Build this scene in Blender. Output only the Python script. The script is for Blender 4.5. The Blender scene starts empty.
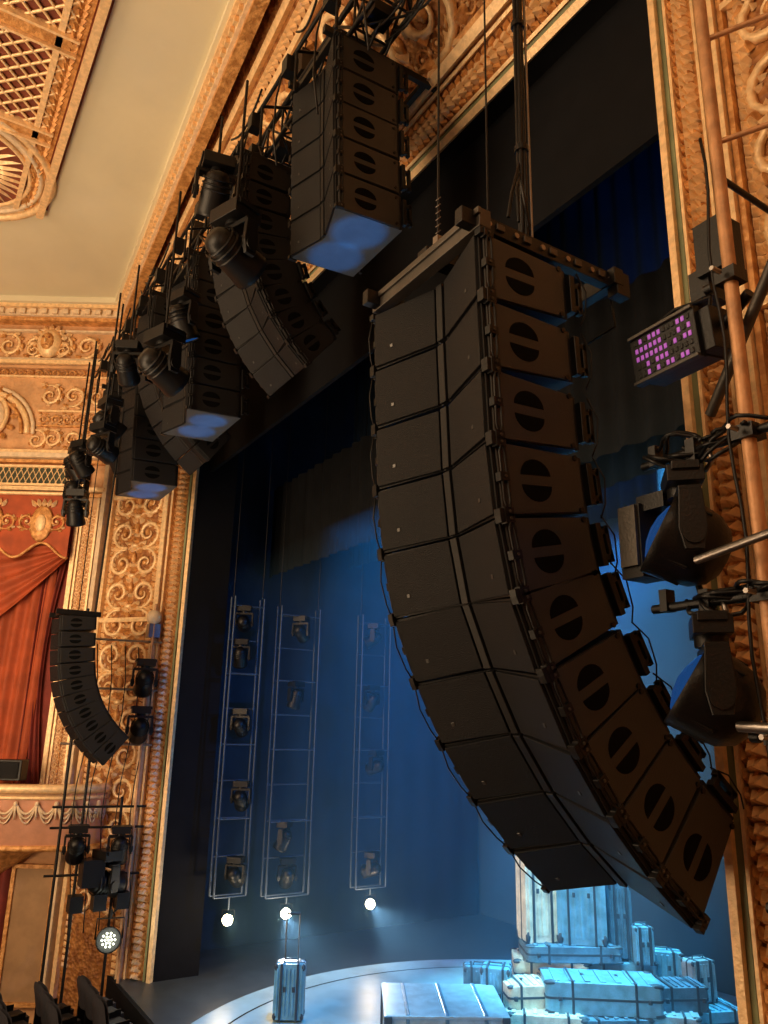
import bpy, math, random
from mathutils import Vector as V, Matrix as Mx
random.seed(7)
pi=math.pi
def T(x,y,z): return Mx.Translation((x,y,z))
def Rx(a): return Mx.Rotation(math.radians(a),4,'X')
def Ry(a): return Mx.Rotation(math.radians(a),4,'Y')
def Rz(a): return Mx.Rotation(math.radians(a),4,'Z')
def frame(o,x,y):
    x=V(x).normalized(); z=x.cross(V(y)).normalized(); y=z.cross(x)
    return Mx(((x.x,y.x,z.x,o[0]),(x.y,y.y,z.y,o[1]),(x.z,y.z,z.z,o[2]),(0,0,0,1)))
# ---------------- materials ----------------
def mat(name,col,rough=.5,metal=0,spec=.5,bump=0,bscale=40,var=0,vscale=3,col2=None,emit=None,estr=0,kind='noise'):
    m=bpy.data.materials.new(name); m.use_nodes=True
    nt=m.node_tree; b=nt.nodes['Principled BSDF']
    b.inputs['Roughness'].default_value=rough; b.inputs['Metallic'].default_value=metal
    b.inputs['Specular IOR Level'].default_value=spec
    b.inputs['Base Color'].default_value=(*col,1)
    tc=nt.nodes.new('ShaderNodeTexCoord')
    if var>0 or col2:
        n=nt.nodes.new('ShaderNodeTexNoise'); n.inputs['Scale'].default_value=vscale; n.inputs['Detail'].default_value=6
        nt.links.new(tc.outputs['Object'],n.inputs['Vector'])
        r=nt.nodes.new('ShaderNodeValToRGB')
        c2=col2 if col2 else tuple(c*(1-var) for c in col)
        r.color_ramp.elements[0].position=.38; r.color_ramp.elements[0].color=(*c2,1)
        r.color_ramp.elements[1].position=.62; r.color_ramp.elements[1].color=(*col,1)
        nt.links.new(n.outputs['Fac'],r.inputs['Fac']); nt.links.new(r.outputs['Color'],b.inputs['Base Color'])
    if bump>0:
        if kind=='noise':
            t=nt.nodes.new('ShaderNodeTexNoise'); t.inputs['Scale'].default_value=bscale; t.inputs['Detail'].default_value=4; o=t.outputs['Fac']
        else:
            t=nt.nodes.new('ShaderNodeTexVoronoi'); t.inputs['Scale'].default_value=bscale; o=t.outputs['Distance']
        nt.links.new(tc.outputs['Object'],t.inputs['Vector'])
        bp=nt.nodes.new('ShaderNodeBump'); bp.inputs['Strength'].default_value=bump; bp.inputs['Distance'].default_value=.03
        nt.links.new(o,bp.inputs['Height']); nt.links.new(bp.outputs['Normal'],b.inputs['Normal'])
    if emit:
        b.inputs['Emission Color'].default_value=(*emit,1); b.inputs['Emission Strength'].default_value=estr
    return m
GOLD=mat('gilded_plaster',(.80,.42,.15),.42,.2,bump=.7,bscale=22,col2=(.48,.21,.06),vscale=9)  # darker noise tone paints crevice shade into the gold
GOLDH=mat('gilded_highlight',(1.0,.70,.38),.35,.2,bump=.3,bscale=30,var=.22,vscale=12)
GROUND=mat('ornament_ground',(.46,.20,.055),.6,.1,bump=1,bscale=14,col2=(.23,.08,.02),vscale=7,kind='v')  # darker tone paints the shade between carvings into the ground
BEIGE=mat('ceiling_plaster',(.74,.67,.48),.8,bump=.1,bscale=8,var=.08,vscale=.6)
WALLP=mat('wall_plaster',(.70,.39,.19),.7,bump=.6,bscale=9,var=.25,vscale=3,kind='v')
TAN=mat('tan_panel',(.40,.24,.12),.7,bump=.1,var=.2)
PINK=mat('pink_plaster',(.60,.29,.18),.6,bump=.2,bscale=20,var=.2)
CREAM=mat('cream_relief',(.80,.62,.42),.5,bump=.2,var=.2,vscale=8)
TEAL=mat('verdigris_strip',(.22,.25,.13),.6,var=.3)
MAROON=mat('maroon_ground',(.24,.055,.025),.7,bump=.2,var=.3)
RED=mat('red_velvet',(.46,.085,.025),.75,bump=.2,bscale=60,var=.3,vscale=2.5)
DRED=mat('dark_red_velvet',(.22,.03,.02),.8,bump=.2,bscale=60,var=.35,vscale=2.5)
GRILLE=mat('speaker_grille',(.0055,.0062,.0085),.5,0,.26,bump=.35,bscale=160,kind='v')
CAB=mat('speaker_cabinet',(.010,.010,.011),.5,0,.32,bump=.15,bscale=90)
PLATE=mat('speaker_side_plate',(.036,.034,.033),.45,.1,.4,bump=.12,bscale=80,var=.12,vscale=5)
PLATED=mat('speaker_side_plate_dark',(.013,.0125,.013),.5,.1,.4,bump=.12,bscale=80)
BLACK=mat('matte_black_metal',(.008,.008,.009),.42,.4,bump=.1,bscale=60)
RECESS_SHADE=mat('handle_recess_shade',(.002,.002,.002),.9,0,.1)  # flat black on raised half-discs, painted as the shade of handle recesses
UNDER=mat('lit_tint_underside',(.085,.095,.105),.6,0,.3,bump=.15,bscale=60,var=.2)  # painted paler and bluer than the cabinet for a blue-lit look
STEEL=mat('steel_pipe',(.35,.32,.30),.35,.9,bump=.1,bscale=30,var=.3)
GREYM=mat('grey_beam_metal',(.10,.09,.08),.45,.6,bump=.1,bscale=50,var=.3)
POLE=mat('gold_painted_pipe',(.62,.32,.15),.5,.2,bump=.2,bscale=25,var=.3,vscale=8)
BDRAPE=mat('black_drape',(.007,.008,.010),.9,0,.2,bump=.2,bscale=50,var=.3)
BPAINT=mat('black_paint',(.0045,.005,.007),.8,0,.15,bump=.1,var=.2)
NAVY=mat('stage_drape',(.012,.025,.046),.9,0,.2,bump=.2,bscale=40,var=.3,vscale=1.2)
DROP=mat('scenic_backdrop',(.05,.12,.18),.85,bump=.05,bscale=10,var=.35,vscale=.5)
DECK=mat('stage_deck',(.04,.05,.06),.45,bump=.1,var=.2)
DISC=mat('turntable_deck',(.34,.50,.56),.4,bump=.1,bscale=8,var=.3,vscale=1.3)
LADM=mat('ladder_metal',(.045,.065,.095),.5,.4,bump=.1)
SC=[mat('suitcase_blue',(.20,.48,.66),.4,.2,bump=.1,var=.3,vscale=5),mat('suitcase_silver',(.45,.60,.68),.35,.2,bump=.1,var=.25,vscale=5),
    mat('suitcase_cream',(.86,.80,.64),.45,bump=.15,var=.3,vscale=5),mat('suitcase_slate',(.12,.25,.36),.45,.1,bump=.2,var=.4,vscale=5)]
TRIMM=mat('suitcase_trim',(.035,.05,.07),.5)
LAMPW=mat('lit_lamp_warm',(1,.9,.7),.3,emit=(1,.76,.42),estr=45)
LAMPG=mat('lit_lamp_cool',(1,1,.85),.3,emit=(.95,1,.75),estr=3)
LEDP=mat('led_purple',(.4,.1,.6),.3,emit=(.36,.09,.50),estr=.45)
LENS=mat('lens_glass',(.005,.015,.05),.12,0,.8,emit=(.01,.08,.30),estr=.5)  # faint blue emission stands in for blue light reflected in the glass
SEAT=mat('seat_upholstery',(.03,.03,.04),.7,bump=.2)
CARPET=mat('carpet',(.10,.03,.02),.9,bump=.3,var=.3)
LOGO=mat('grey_badge',(.08,.08,.08),.4,.6)
DGREEN=mat('dark_green_ground',(.05,.06,.035),.7,var=.2)
# ---------------- mesh builder ----------------
class MB:
    def __init__(s,M=None,warp=None): s.v=[];s.f=[];s.fm=[];s.mats=[];s.sm=[];s.M=M or Mx.Identity(4);s.warp=warp
    def add(s,vs,fs,mt,smooth=False,M=None):
        X=s.M@M if M is not None else s.M
        o=len(s.v)
        if s.warp: s.v+=[tuple(s.warp(X@V(v))) for v in vs]
        else: s.v+=[tuple(X@V(v)) for v in vs]
        if mt not in s.mats: s.mats.append(mt)
        i=s.mats.index(mt)
        for f in fs: s.f.append([o+k for k in f]); s.fm.append(i); s.sm.append(smooth)
    def box(s,c,d,mt,M=None):
        x,y,z=c; a,b,e=d[0]/2,d[1]/2,d[2]/2
        vs=[(x+i*a,y+j*b,z+k*e) for k in(-1,1) for j in(-1,1) for i in(-1,1)]
        s.add(vs,[(0,2,3,1),(4,5,7,6),(0,1,5,4),(2,6,7,3),(0,4,6,2),(1,3,7,5)],mt,False,M)
    def cyl(s,a,b,r,mt,n=10,r2=None,M=None):
        a=V(a);b=V(b);d=(b-a)
        if d.length<1e-6: return
        d.normalize(); u=d.orthogonal().normalized(); w=d.cross(u); r2=r if r2 is None else r2
        vs=[];
        for p,q in((a,r),(b,r2)):
            for k in range(n):
                t=2*pi*k/n; vs.append(p+u*(q*math.cos(t))+w*(q*math.sin(t)))
        s.add(vs,[(k,(k+1)%n,n+(k+1)%n,n+k) for k in range(n)],mt,True,M)
        s.add(vs,[list(range(n))[::-1],list(range(n,2*n))],mt,False,M)
    def tube(s,pts,r,mt,n=6,closed=False,M=None):
        pts=[V(p) for p in pts]; L=len(pts); vs=[]
        rr=r if isinstance(r,(list,tuple)) else [r]*L
        up=None
        for i,p in enumerate(pts):
            a=pts[i-1] if (i>0 or closed) else p; b=pts[(i+1)%L] if (i<L-1 or closed) else p
            d=(b-a)
            if d.length<1e-9: d=V((0,0,1))
            d.normalize()
            if up is None: up=d.orthogonal().normalized()
            up=(up-d*up.dot(d)); 
            if up.length<1e-6: up=d.orthogonal()
            up.normalize(); w=d.cross(up)
            for k in range(n):
                t=2*pi*k/n; vs.append(p+up*(rr[i]*math.cos(t))+w*(rr[i]*math.sin(t)))
        fs=[]
        for i in range(L if closed else L-1):
            j=(i+1)%L
            for k in range(n): fs.append((i*n+k,i*n+(k+1)%n,j*n+(k+1)%n,j*n+k))
        if not closed: fs.append(list(range(n))[::-1]); fs.append([(L-1)*n+k for k in range(n)])
        s.add(vs,fs,mt,True,M)
    def poly(s,pts,z0,z1,mt,M=None):
        n=len(pts); vs=[(p[0],p[1],z0) for p in pts]+[(p[0],p[1],z1) for p in pts]
        s.add(vs,[list(range(n))[::-1],list(range(n,2*n))]+[(k,(k+1)%n,n+(k+1)%n,n+k) for k in range(n)],mt,False,M)
    def ball(s,c,r,mt,M=None,n=8,m=5):
        vs=[];c=V(c)
        if not isinstance(r,(list,tuple)): r=(r,r,r)
        for i in range(1,m):
            ph=pi*i/m
            for k in range(n):
                t=2*pi*k/n; vs.append((c.x+r[0]*math.sin(ph)*math.cos(t),c.y+r[1]*math.sin(ph)*math.sin(t),c.z+r[2]*math.cos(ph)))
        vs+=[(c.x,c.y,c.z+r[2]),(c.x,c.y,c.z-r[2])]; a=len(vs)-2
        fs=[]
        for i in range(m-2):
            for k in range(n): fs.append((i*n+k,(i+1)*n+k,(i+1)*n+(k+1)%n,i*n+(k+1)%n))
        for k in range(n): fs.append((a,k,(k+1)%n)); fs.append((a+1,(m-2)*n+(k+1)%n,(m-2)*n+k))
        s.add(vs,fs,mt,True,M)
    def lathe(s,prof,mt,M=None,n=20,smooth=True):
        vs=[];L=len(prof)
        for r,z in prof:
            for k in range(n):
                t=2*pi*k/n; vs.append((r*math.cos(t),r*math.sin(t),z))
        s.add(vs,[(i*n+k,i*n+(k+1)%n,(i+1)*n+(k+1)%n,(i+1)*n+k) for i in range(L-1) for k in range(n)],mt,smooth,M)
    def sheet(s,fn,nu,nv,mt,M=None,smooth=True):
        vs=[fn(i/nu,j/nv) for j in range(nv+1) for i in range(nu+1)]
        s.add(vs,[(j*(nu+1)+i,j*(nu+1)+i+1,(j+1)*(nu+1)+i+1,(j+1)*(nu+1)+i) for j in range(nv) for i in range(nu)],mt,smooth,M)
    def obj(s,name,bevel=0,seg=1):
        me=bpy.data.meshes.new(name); me.from_pydata(s.v,[],s.f)
        for m in s.mats: me.materials.append(m)
        me.polygons.foreach_set('material_index',s.fm); me.polygons.foreach_set('use_smooth',s.sm); me.update()
        o=bpy.data.objects.new(name,me); bpy.context.scene.collection.objects.link(o)
        if bevel:
            k=o.modifiers.new('bevel','BEVEL'); k.width=bevel; k.segments=seg; k.limit_method='ANGLE'; k.angle_limit=math.radians(50)
        return o
# ---------------- ornament ----------------
def leaf(B,M,x,y,ang,l,w,mt,h=.5):
    X=M@T(x,y,0)@Rz(math.degrees(ang))
    vs=[(0,0,0),(l*.35,w,.0),(l*.75,w*.7,.0),(l,0,w*h*.6),(l*.75,-w*.7,0),(l*.35,-w,0),(l*.4,0,w*h*1.6)]
    B.add(vs,[(0,6,1),(1,6,2),(2,6,3),(3,6,4),(4,6,5),(5,6,0)],mt,False,X)
def scroll(B,M,x,y,s,fx,fy,mt,mt2=None,rot=0):
    mt2=mt2 or mt
    X=M@T(x,y,0)@Rz(rot)@Mx.Diagonal((fx,fy,1,1))
    n=22; pts=[];rr=[]
    for i in range(n):
        t=i/(n-1); a=-pi*.6+t*pi*3.1; r=s*(.5*(1-t)**1.1+.05)
        pts.append((r*math.cos(a),r*math.sin(a),.05*s)); rr.append(s*(.035+.045*math.sin(pi*min(1,t*1.2+.1))))
    B.tube(pts,rr,mt,5,M=X)
    B.ball((0,0,.06*s),(.11*s,.11*s,.1*s),mt2,X,7,4)
    for k in range(8):
        i=int(k*1.6)+1; p=V(pts[i]); q=V(pts[i+1]); d=math.atan2(q.y-p.y,q.x-p.x)
        leaf(B,X,p.x,p.y,d-.75,s*.34*(1-k*.07),s*.10,mt2 if k%2 else mt,.9)
        if k<5: leaf(B,X,p.x,p.y,d+.8,s*.2,s*.06,mt,.9)
    p=V(pts[0]); d=math.atan2(V(pts[1]).y-p.y,V(pts[1]).x-p.x)+pi
    leaf(B,X,p.x,p.y,d+.3,s*.4,s*.12,mt,.9); leaf(B,X,p.x,p.y,d-.4,s*.34,s*.1,mt2,.9)
def frieze(B,M,x0,x1,y,s,mt,mt2=None):
    x=x0+s*.55;k=0
    while x<x1-s*.4:
        scroll(B,M,x,y,s,1,1 if k%2 else -1,mt,mt2)
        B.ball((x+s*.55,y,.03*s),(.08*s,.16*s,.08*s),mt2 or mt,M,6,4)
        x+=s*1.1;k+=1
def candelabra(B,M,cx,y0,y1,w,mt,mt2):
    s=w*.48; y=y0+s*.6;k=0
    while y<y1-s*.4:
        for sg in(-1,1):
            scroll(B,M,cx+sg*w*.25,y,s,sg,1 if k%2 else -1,mt,mt2,rot=0)
            for q in range(3): leaf(B,M,cx+sg*.03*w,y+s*(.35+.15*q),pi/2-sg*(.5+.35*q),s*.45,s*.12,mt2 if q%2 else mt,.9)
        B.ball((cx,y+s*.2,.03),(w*.05,w*.11,w*.05),mt2,M,8,5)
        B.ball((cx,y+s*.65,.03),(w*.09,w*.05,w*.06),mt,M,8,4)
        leaf(B,M,cx,y+s*.7,pi/2,s*.4,s*.14,mt2,.9); leaf(B,M,cx,y+s*.1,-pi/2,s*.4,s*.12,mt,.9)
        y+=s*1.12;k+=1
def leafband(B,M,x0,x1,y,w,step,mt,vert=False):
    x=x0
    while x<x1:
        if vert:
            leaf(B,M,y,x,pi/2+.5,step*1.1,w*.28,mt,.9); leaf(B,M,y,x,pi/2-.5,step*1.1,w*.28,mt,.9)
        else:
            leaf(B,M,x,y,.5,step*1.1,w*.28,mt,.9); leaf(B,M,x,y,-.5,step*1.1,w*.28,mt,.9)
        x+=step
def quad(B,pts,mt): B.add(pts,[tuple(range(len(pts)))],mt)

# ================= ROOM SHELL =================
PX0,PX1=-17.17,-3.8
PT=12.9; CZ=15.6; FZ=-1.2
A=V((PX0,0,0)); P1=V((-19.25,-1.62,0)); wd=V((-.525,-.85,0)).normalized(); PEND=P1+wd*18
def ytop(x): return -1.62-.0667*(x+19.25)
def solidwall(name,pts,mt,th,nrm):
    B=MB(); n=len(pts); nrm=V(nrm)
    vs=[V(p) for p in pts]; vs2=[p+nrm*th for p in vs]
    B.add([*vs,*vs2],[list(range(n)),list(range(n,2*n))[::-1]]+[(k,n+k,n+(k+1)%n,(k+1)%n) for k in range(n)],mt)
    return B.obj(name)
solidwall('floor',[(-30,-20,FZ),(4,-20,FZ),(4,-.6,FZ),(-30,-.6,FZ)],CARPET,.2,(0,0,-1))
solidwall('ceiling',[(-19.25,-1.62,CZ),(4,ytop(4),CZ),(4,-20,CZ),(PEND.x,PEND.y,CZ),(-30,-20,CZ)],BEIGE,.25,(0,0,1))
solidwall('wall_left',[(P1.x,P1.y,FZ),(P1.x,P1.y,CZ),(PEND.x,PEND.y,CZ),(PEND.x,PEND.y,FZ)],WALLP,.3,(-.85,.525,0))
solidwall('wall_right',[(4,0,FZ),(4,0,CZ),(4,-20,CZ),(4,-20,FZ)],WALLP,.3,(1,0,0))
solidwall('wall_back',[(-30,-20,FZ),(-30,-20,CZ),(4,-20,CZ),(4,-20,FZ)],WALLP,.3,(0,-1,0))
B=MB(); B.box(((PX1+4)/2,.25,(FZ+PT)/2),(4-PX1,.5,PT-FZ),GROUND); B.obj('wall_stage_side')
SLn=math.hypot(2.2,2.7)
def warp(p):
    v=p.y/SLn; yt=ytop(p.x); base=V((p.x,yt*v,PT+(CZ-PT)*v)); n=V((0,-(CZ-PT),yt)).normalized()
    return base+n*p.z
B=MB()
def soff(u,v):
    xl=PX0+(-19.25-PX0)*v; x=xl+(4-xl)*u; return (x,ytop(x)*v,PT+(CZ-PT)*v)
B.sheet(soff,24,6,GROUND)
quad(B,[(PX0,0,FZ),(PX0,0,PT),(-19.25,-1.62,CZ),(-19.25,-1.62,FZ)],GROUND)
B.box(((PX0+4)/2,.5,(PT+CZ)/2+1.2),(4-PX0,.1,CZ-PT+2.6),BPAINT)
quad(B,[(PX0-.0,0,FZ),(PX0,0.95,FZ),(PX0,.95,PT),(PX0,0,PT)],BPAINT)
quad(B,[(PX0,0,PT),(PX0,.95,PT),(4,.95,PT),(4,0,PT)],BPAINT)
quad(B,[(PX0,.05,FZ),(-25,.05,FZ),(-25,.05,CZ),(PX0,.05,CZ)],BPAINT)
B.obj('proscenium_arch')
B=MB(frame((0,0,0),(1,0,0),(0,0,1)))
def vmold(x,w,d,mt,y0=0,y1=PT): B.box((x+w/2,(y0+y1)/2,d/2),(w,y1-y0,d),mt)
vmold(-3.8,.07,.10,GOLDH); vmold(-3.73,.05,.05,TEAL); vmold(-3.66,.03,.07,GOLDH)
leafband(B,Mx.Identity(4),2,PT,-3.50,.34,.11,GOLDH,True)
leafband(B,T(0,.06,0),2,PT,-3.57,.2,.13,GOLD,True); leafband(B,T(0,.03,0),2,PT,-3.43,.2,.13,GOLD,True)
vmold(-3.37,.03,.07,GOLDH); vmold(-3.33,.10,.03,TEAL); vmold(-3.22,.09,.12,GOLDH); vmold(-3.12,.05,.07,GOLD)
candelabra(B,Mx.Identity(4),-2.35,2.5,PT,1.25,GOLDH,GOLD)
for sg in(-1,1): leafband(B,Mx.Identity(4),2.5,PT,-2.36+sg*.62,.22,.12,GOLDH,True)
vmold(-1.65,.05,.07,GOLD); vmold(-1.58,.1,.12,GOLDH)
candelabra(B,Mx.Identity(4),-.6,2.5,PT,1.5,GOLDH,GOLD)
for z in (5.2,8.3,11.3): B.box((-2.38,z,.04),(1.4,.07,.08),GOLDH)
B.obj('gilded_pilaster_relief')
B=MB(warp=warp)
def hmold(y,w,d,mt,x0=PX0-1.2,x1=3.8):
    N=12
    for i in range(N):
        a=x0+(x1-x0)*i/N; b=x0+(x1-x0)*(i+1)/N; B.box(((a+b)/2,y+w/2,d/2),(b-a,w,d),mt)
hmold(0,.09,.10,GOLDH,PX0); hmold(.09,.05,.04,TEAL,PX0); hmold(.15,.04,.07,GOLDH,PX0)
leafband(B,Mx.Identity(4),PX0,3,.36,.34,.13,GOLDH); leafband(B,T(.06,0,0),PX0,3,.28,.2,.14,GOLD); leafband(B,T(.03,0,0),PX0,3,.44,.2,.14,GOLD)
hmold(.54,.04,.07,GOLDH,PX0); hmold(.62,.12,.14,GOLDH,PX0); hmold(.76,.06,.07,GOLD,PX0-.3)
frieze(B,Mx.Identity(4),PX0-.3,3,1.35,1.05,GOLDH,GOLD)
frieze(B,T(.5,0,0),PX0-.8,3,2.15,.75,GOLDH,GOLD)
frieze(B,T(.1,0,0),PX0-.4,3,1.78,.4,GOLD,GOLDH); frieze(B,T(.3,0,0),PX0-.4,3,.98,.3,GOLD,GOLDH)
hmold(2.6,.08,.10,GOLDH,PX0-1.0)
leafband(B,Mx.Identity(4),PX0-1.2,3,2.82,.3,.15,GOLDH)
hmold(2.98,.10,.12,GOLDH,PX0-1.3)
B.obj('gilded_soffit_relief')
ce=V((4,ytop(4),0))-V((-19.25,-1.62,0))
B=MB(frame((-19.25,-1.62,CZ),(ce.x,ce.y,0),(0,0,1))); L=22
for (yy,h,d,mt) in ((-.12,.12,.45,BEIGE),(-.2,.08,.38,GOLDH),(-.36,.16,.26,CREAM),(-.46,.1,.2,GOLD)):
    B.box((L/2,yy+h/2,d/2),(L,h,d),mt)
for i in range(int(L/.22)): B.box((i*.22,-.28,.29),(.1,.1,.08),GOLDH)
B.obj('trim_1')
dsp=(A-P1); LS=dsp.length; Mp=frame((P1.x,P1.y,0),(dsp.x,dsp.y,0),(0,0,1))
B=MB(Mp)
def vm2(x,w,d,mt,y0=-1,y1=12.6): B.box((x+w/2,(y0+y1)/2,d/2),(w,y1-y0,d),mt)
vm2(LS-.09,.09,.1,GOLDH); vm2(LS-.2,.05,.06,TEAL); 
leafband(B,Mx.Identity(4),0,12.6,LS-.42,.36,.13,GOLDH,True); leafband(B,T(0,.06,0),0,12.6,LS-.5,.22,.14,GOLD,True);leafband(B,T(0,.03,0),0,12.6,LS-.34,.22,.14,GOLD,True)
vm2(LS-.66,.05,.08,GOLDH); vm2(LS-.82,.12,.14,GOLDH)
candelabra(B,Mx.Identity(4),(LS-.82+.3)/2,1,13.5,1.35,GOLDH,GOLD)
for xx in(.42,LS-.95): leafband(B,Mx.Identity(4),0,12.6,xx,.2,.13,GOLDH,True)
vm2(.22,.1,.12,GOLDH,y1=14.5); vm2(.02,.12,.2,CREAM,y1=15)
for z in (3.2,7.3,10.3): B.box(((LS-.5)/2,z,.05),(LS-.9,.1,.1),GOLDH)
B.obj('gilded_splay_relief')
# ---------- left wall details
Mw=frame((P1.x,P1.y,0),(-wd.x,-wd.y,0),(0,0,1))
def hb(B,z,h,d,mt,s0=-17,s1=0): B.box(((s0+s1)/2,z+h/2,d/2),(s1-s0,h,d),mt)
B=MB(Mw)
hb(B,15.45,.15,.6,BEIGE);hb(B,15.36,.09,.5,GOLDH);hb(B,15.18,.18,.36,CREAM);hb(B,15.08,.1,.28,GOLD)
for i in range(60): B.box((-.1-i*.28,15.27,.40),(.13,.13,.1),CREAM)
hb(B,14.85,.06,.10,CREAM); hb(B,14.0,.08,.12,CREAM); hb(B,13.88,.1,.22,GOLDH);hb(B,13.78,.08,.14,WALLP)
hb(B,13.55,.05,.08,GOLDH)
hb(B,12.6,.05,.08,GOLDH,-2.0,0); hb(B,12.2,.04,.07,GOLD,-2.0,0)
hb(B,11.45,.08,.18,GOLDH);hb(B,11.3,.12,.28,CREAM);hb(B,11.2,.08,.16,GOLD)
hb(B,10.45,.1,.25,GOLDH);hb(B,10.32,.1,.16,GOLD)
B.obj('trim_2')
B=MB(Mw)
frieze(B,T(0,0,.03),-17,-.1,14.45,.62,GOLDH,GOLD)
for cs in (-1.95,-6.2):
    B.ball((cs,14.5,.1),(.32,.42,.2),GOLDH,n=14,m=8); B.ball((cs,14.5,.24),(.18,.25,.12),GOLD,n=12,m=7)
    B.ball((cs-.07,14.57,.35),.035,GROUND);B.ball((cs+.07,14.57,.35),.035,GROUND);B.ball((cs,14.47,.36),(.03,.07,.05),GOLDH);B.ball((cs,14.36,.33),(.08,.02,.03),GROUND)
    for k in range(9):
        a=pi*k/8; leaf(B,T(0,0,.1),cs+.3*math.cos(a),14.5+.36*math.sin(a),a,.2,.07,GOLDH,.9)
    for sg in(-1,1): scroll(B,T(0,0,.1),cs+sg*.38,14.3,.35,sg,-1,GOLDH,GOLD)
for cs in (-3.3,-7.9):
    for r,d,mt in ((1.25,.12,CREAM),(1.1,.18,GOLDH),(.95,.1,GOLD)):
        B.tube([(cs+r*math.cos(pi*k/20),12.0+r*math.sin(pi*k/20),.06) for k in range(21)],d*.45,mt,6)
    B.ball((cs,12.45,.05),(.5,.55,.16),CREAM,n=18,m=8); B.tube([(cs+.55*math.cos(2*pi*k/24),12.45+.6*math.sin(2*pi*k/24),.1) for k in range(24)],.06,GOLDH,6,True)
    for k in range(16):
        a=2*pi*k/16; leaf(B,T(0,0,.08),cs+.6*math.cos(a),12.45+.65*math.sin(a),a,.24,.08,GOLD,.9)
    for sg in(-1,1): scroll(B,Mx.Identity(4),cs+sg*.3,12.5,.45,sg,1,GOLDH,GOLD); scroll(B,Mx.Identity(4),cs+sg*1.35,11.85,.5,sg,-1,GOLDH,GOLD)
    frieze(B,T(0,0,.03),cs+1.25,cs+3.2,13.05,.55,GOLDH,GOLD); frieze(B,T(0,0,.03),cs+1.5,cs+3.2,11.87,.46,GOLDH,GOLD); frieze(B,T(0,0,.03),cs+1.3,cs+3.2,12.4,.28,GOLD,GOLDH)
frieze(B,T(0,0,.05),-17,-.3,13.68,.2,GOLD)
B.box((-.28,6.9,.08),(.44,6.8,.16),WALLP)
for x in(-.46,-.10): B.box((x,6.9,.12),(.05,6.8,.18),GOLDH)
candelabra(B,T(0,0,.16),-.28,3.6,10.1,.34,GOLDH,GOLD)
B.obj('gilded_wall_relief')
B=MB(Mw)
B.box((-2.7,10.87,.04),(4.4,.5,.06),DGREEN)
for i in range(29):
    x=-4.8+i*.15
    B.cyl((x-.1,10.66,.09),(x+.1,11.08,.09),.013,GOLDH,5);B.cyl((x+.1,10.66,.09),(x-.1,11.08,.09),.013,GOLDH,5)
hb(B,11.08,.06,.14,GOLDH,-4.9,-.5);hb(B,10.6,.06,.14,GOLDH,-4.9,-.5); B.box((-.5,10.87,.07),(.08,.5,.14),GOLDH)
B.obj('lattice_grille')
B=MB(Mw)
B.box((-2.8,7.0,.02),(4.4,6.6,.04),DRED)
B.box((-.56,6.9,.12),(.10,6.9,.24),GOLDH);B.box((-5.05,6.9,.12),(.12,6.9,.24),GOLDH)
B.obj('box_opening_backing')  # dark red backing sheet of the box opening, with gilt side frames
B=MB(Mw); DX=.5
def val(u,v):
    x=-4.9+u*3.8+DX; z=10.35-v*(1.45+.18*math.cos(u*2*pi*3)); return (x,z,.42+.02*math.sin(u*46)*v+.03)
B.sheet(val,90,8,RED)
def swag(u,v):
    x=-1.15-u*3.6+DX; top=9.35-.2*u; fall=.25+2.6*(1-(1-u)**1.6)*v+.4*v
    return (x,top-fall*.95,.24+.055*math.sin(v*26+u*2)+.03*v)
B.sheet(swag,30,80,RED)
def drp(u,v):
    x=-4.9+u*3.35+DX+.15*(1-v)*u; z=8.9-v*5.3; return (x,z,.13+.05*math.sin(u*66+.6*math.sin(v*3)))
B.sheet(drp,150,14,RED)
def drp2(u,v):
    x=-1.75+DX+u*.6*(1-.45*math.sin(pi*v)); z=9.1-v*5.5; return (x,z,.11+.04*math.sin(u*26))
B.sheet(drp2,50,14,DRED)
for cs in (-1.7,-2.9,-4.1):
    cs+=DX-.1
    B.ball((cs,9.55,.48),(.28,.46,.05),GOLD,n=14,m=6); B.ball((cs,9.55,.52),(.13,.22,.05),GOLDH,n=12,m=6)
    for sg in(-1,1): scroll(B,T(0,0,.46),cs+sg*.36,9.6,.38,sg,1,GOLD,GOLDH)
    for k in range(5): leaf(B,T(0,0,.48),cs+(k-2)*.09,9.95,pi/2+(2-k)*.3,.22,.06,GOLDH,.9)
B.tube([(-4.9+DX+3.8*k/90,10.35-(1.45+.18*math.cos(k/90*2*pi*3)),.46) for k in range(91)],.035,GOLD,5)
B.tube([(-4.9+DX+3.8*k/20,10.3,.48) for k in range(21)],.05,GOLDH,5)
B.obj('red_box_curtain')
B=MB(Mw); BC,BH=-1.45,2.45
def boxfront(u,v):
    a=u*pi; s=BC+BH*math.cos(a); o=.15+1.3*math.sin(a)**.6
    o*= (1-.18*v**2); return (s,3.6-1.2*v,o)
B.sheet(boxfront,60,8,PINK)
for z,r in((3.63,.10),(3.45,.04),(2.45,.07)):
    B.tube([ (lambda p:(p[0],z,p[2]))(boxfront(k/50,0 if z>3 else .95)) for k in range(51)],r,GOLDH if z!=2.45 else GOLD,6)
for k in range(16):
    u0=.02+k*.06; u1=u0+.06
    for q in range(3):
        pts=[]
        for j in range(9):
            t=j/8; p=boxfront(u0+(u1-u0)*t,.22+ (.16+.08*q)*math.sin(pi*t)); pts.append((p[0],p[1],p[2]+.03))
        B.tube(pts,.028-.005*q,CREAM,5)
    p=boxfront(u0,.22)
    B.ball((p[0],p[1],p[2]+.04),(.05,.06,.04),CREAM); B.tube([(p[0],p[1],p[2]+.04),(p[0],p[1]-.3,p[2]+.03)],[.035,.015],CREAM,6)
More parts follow.
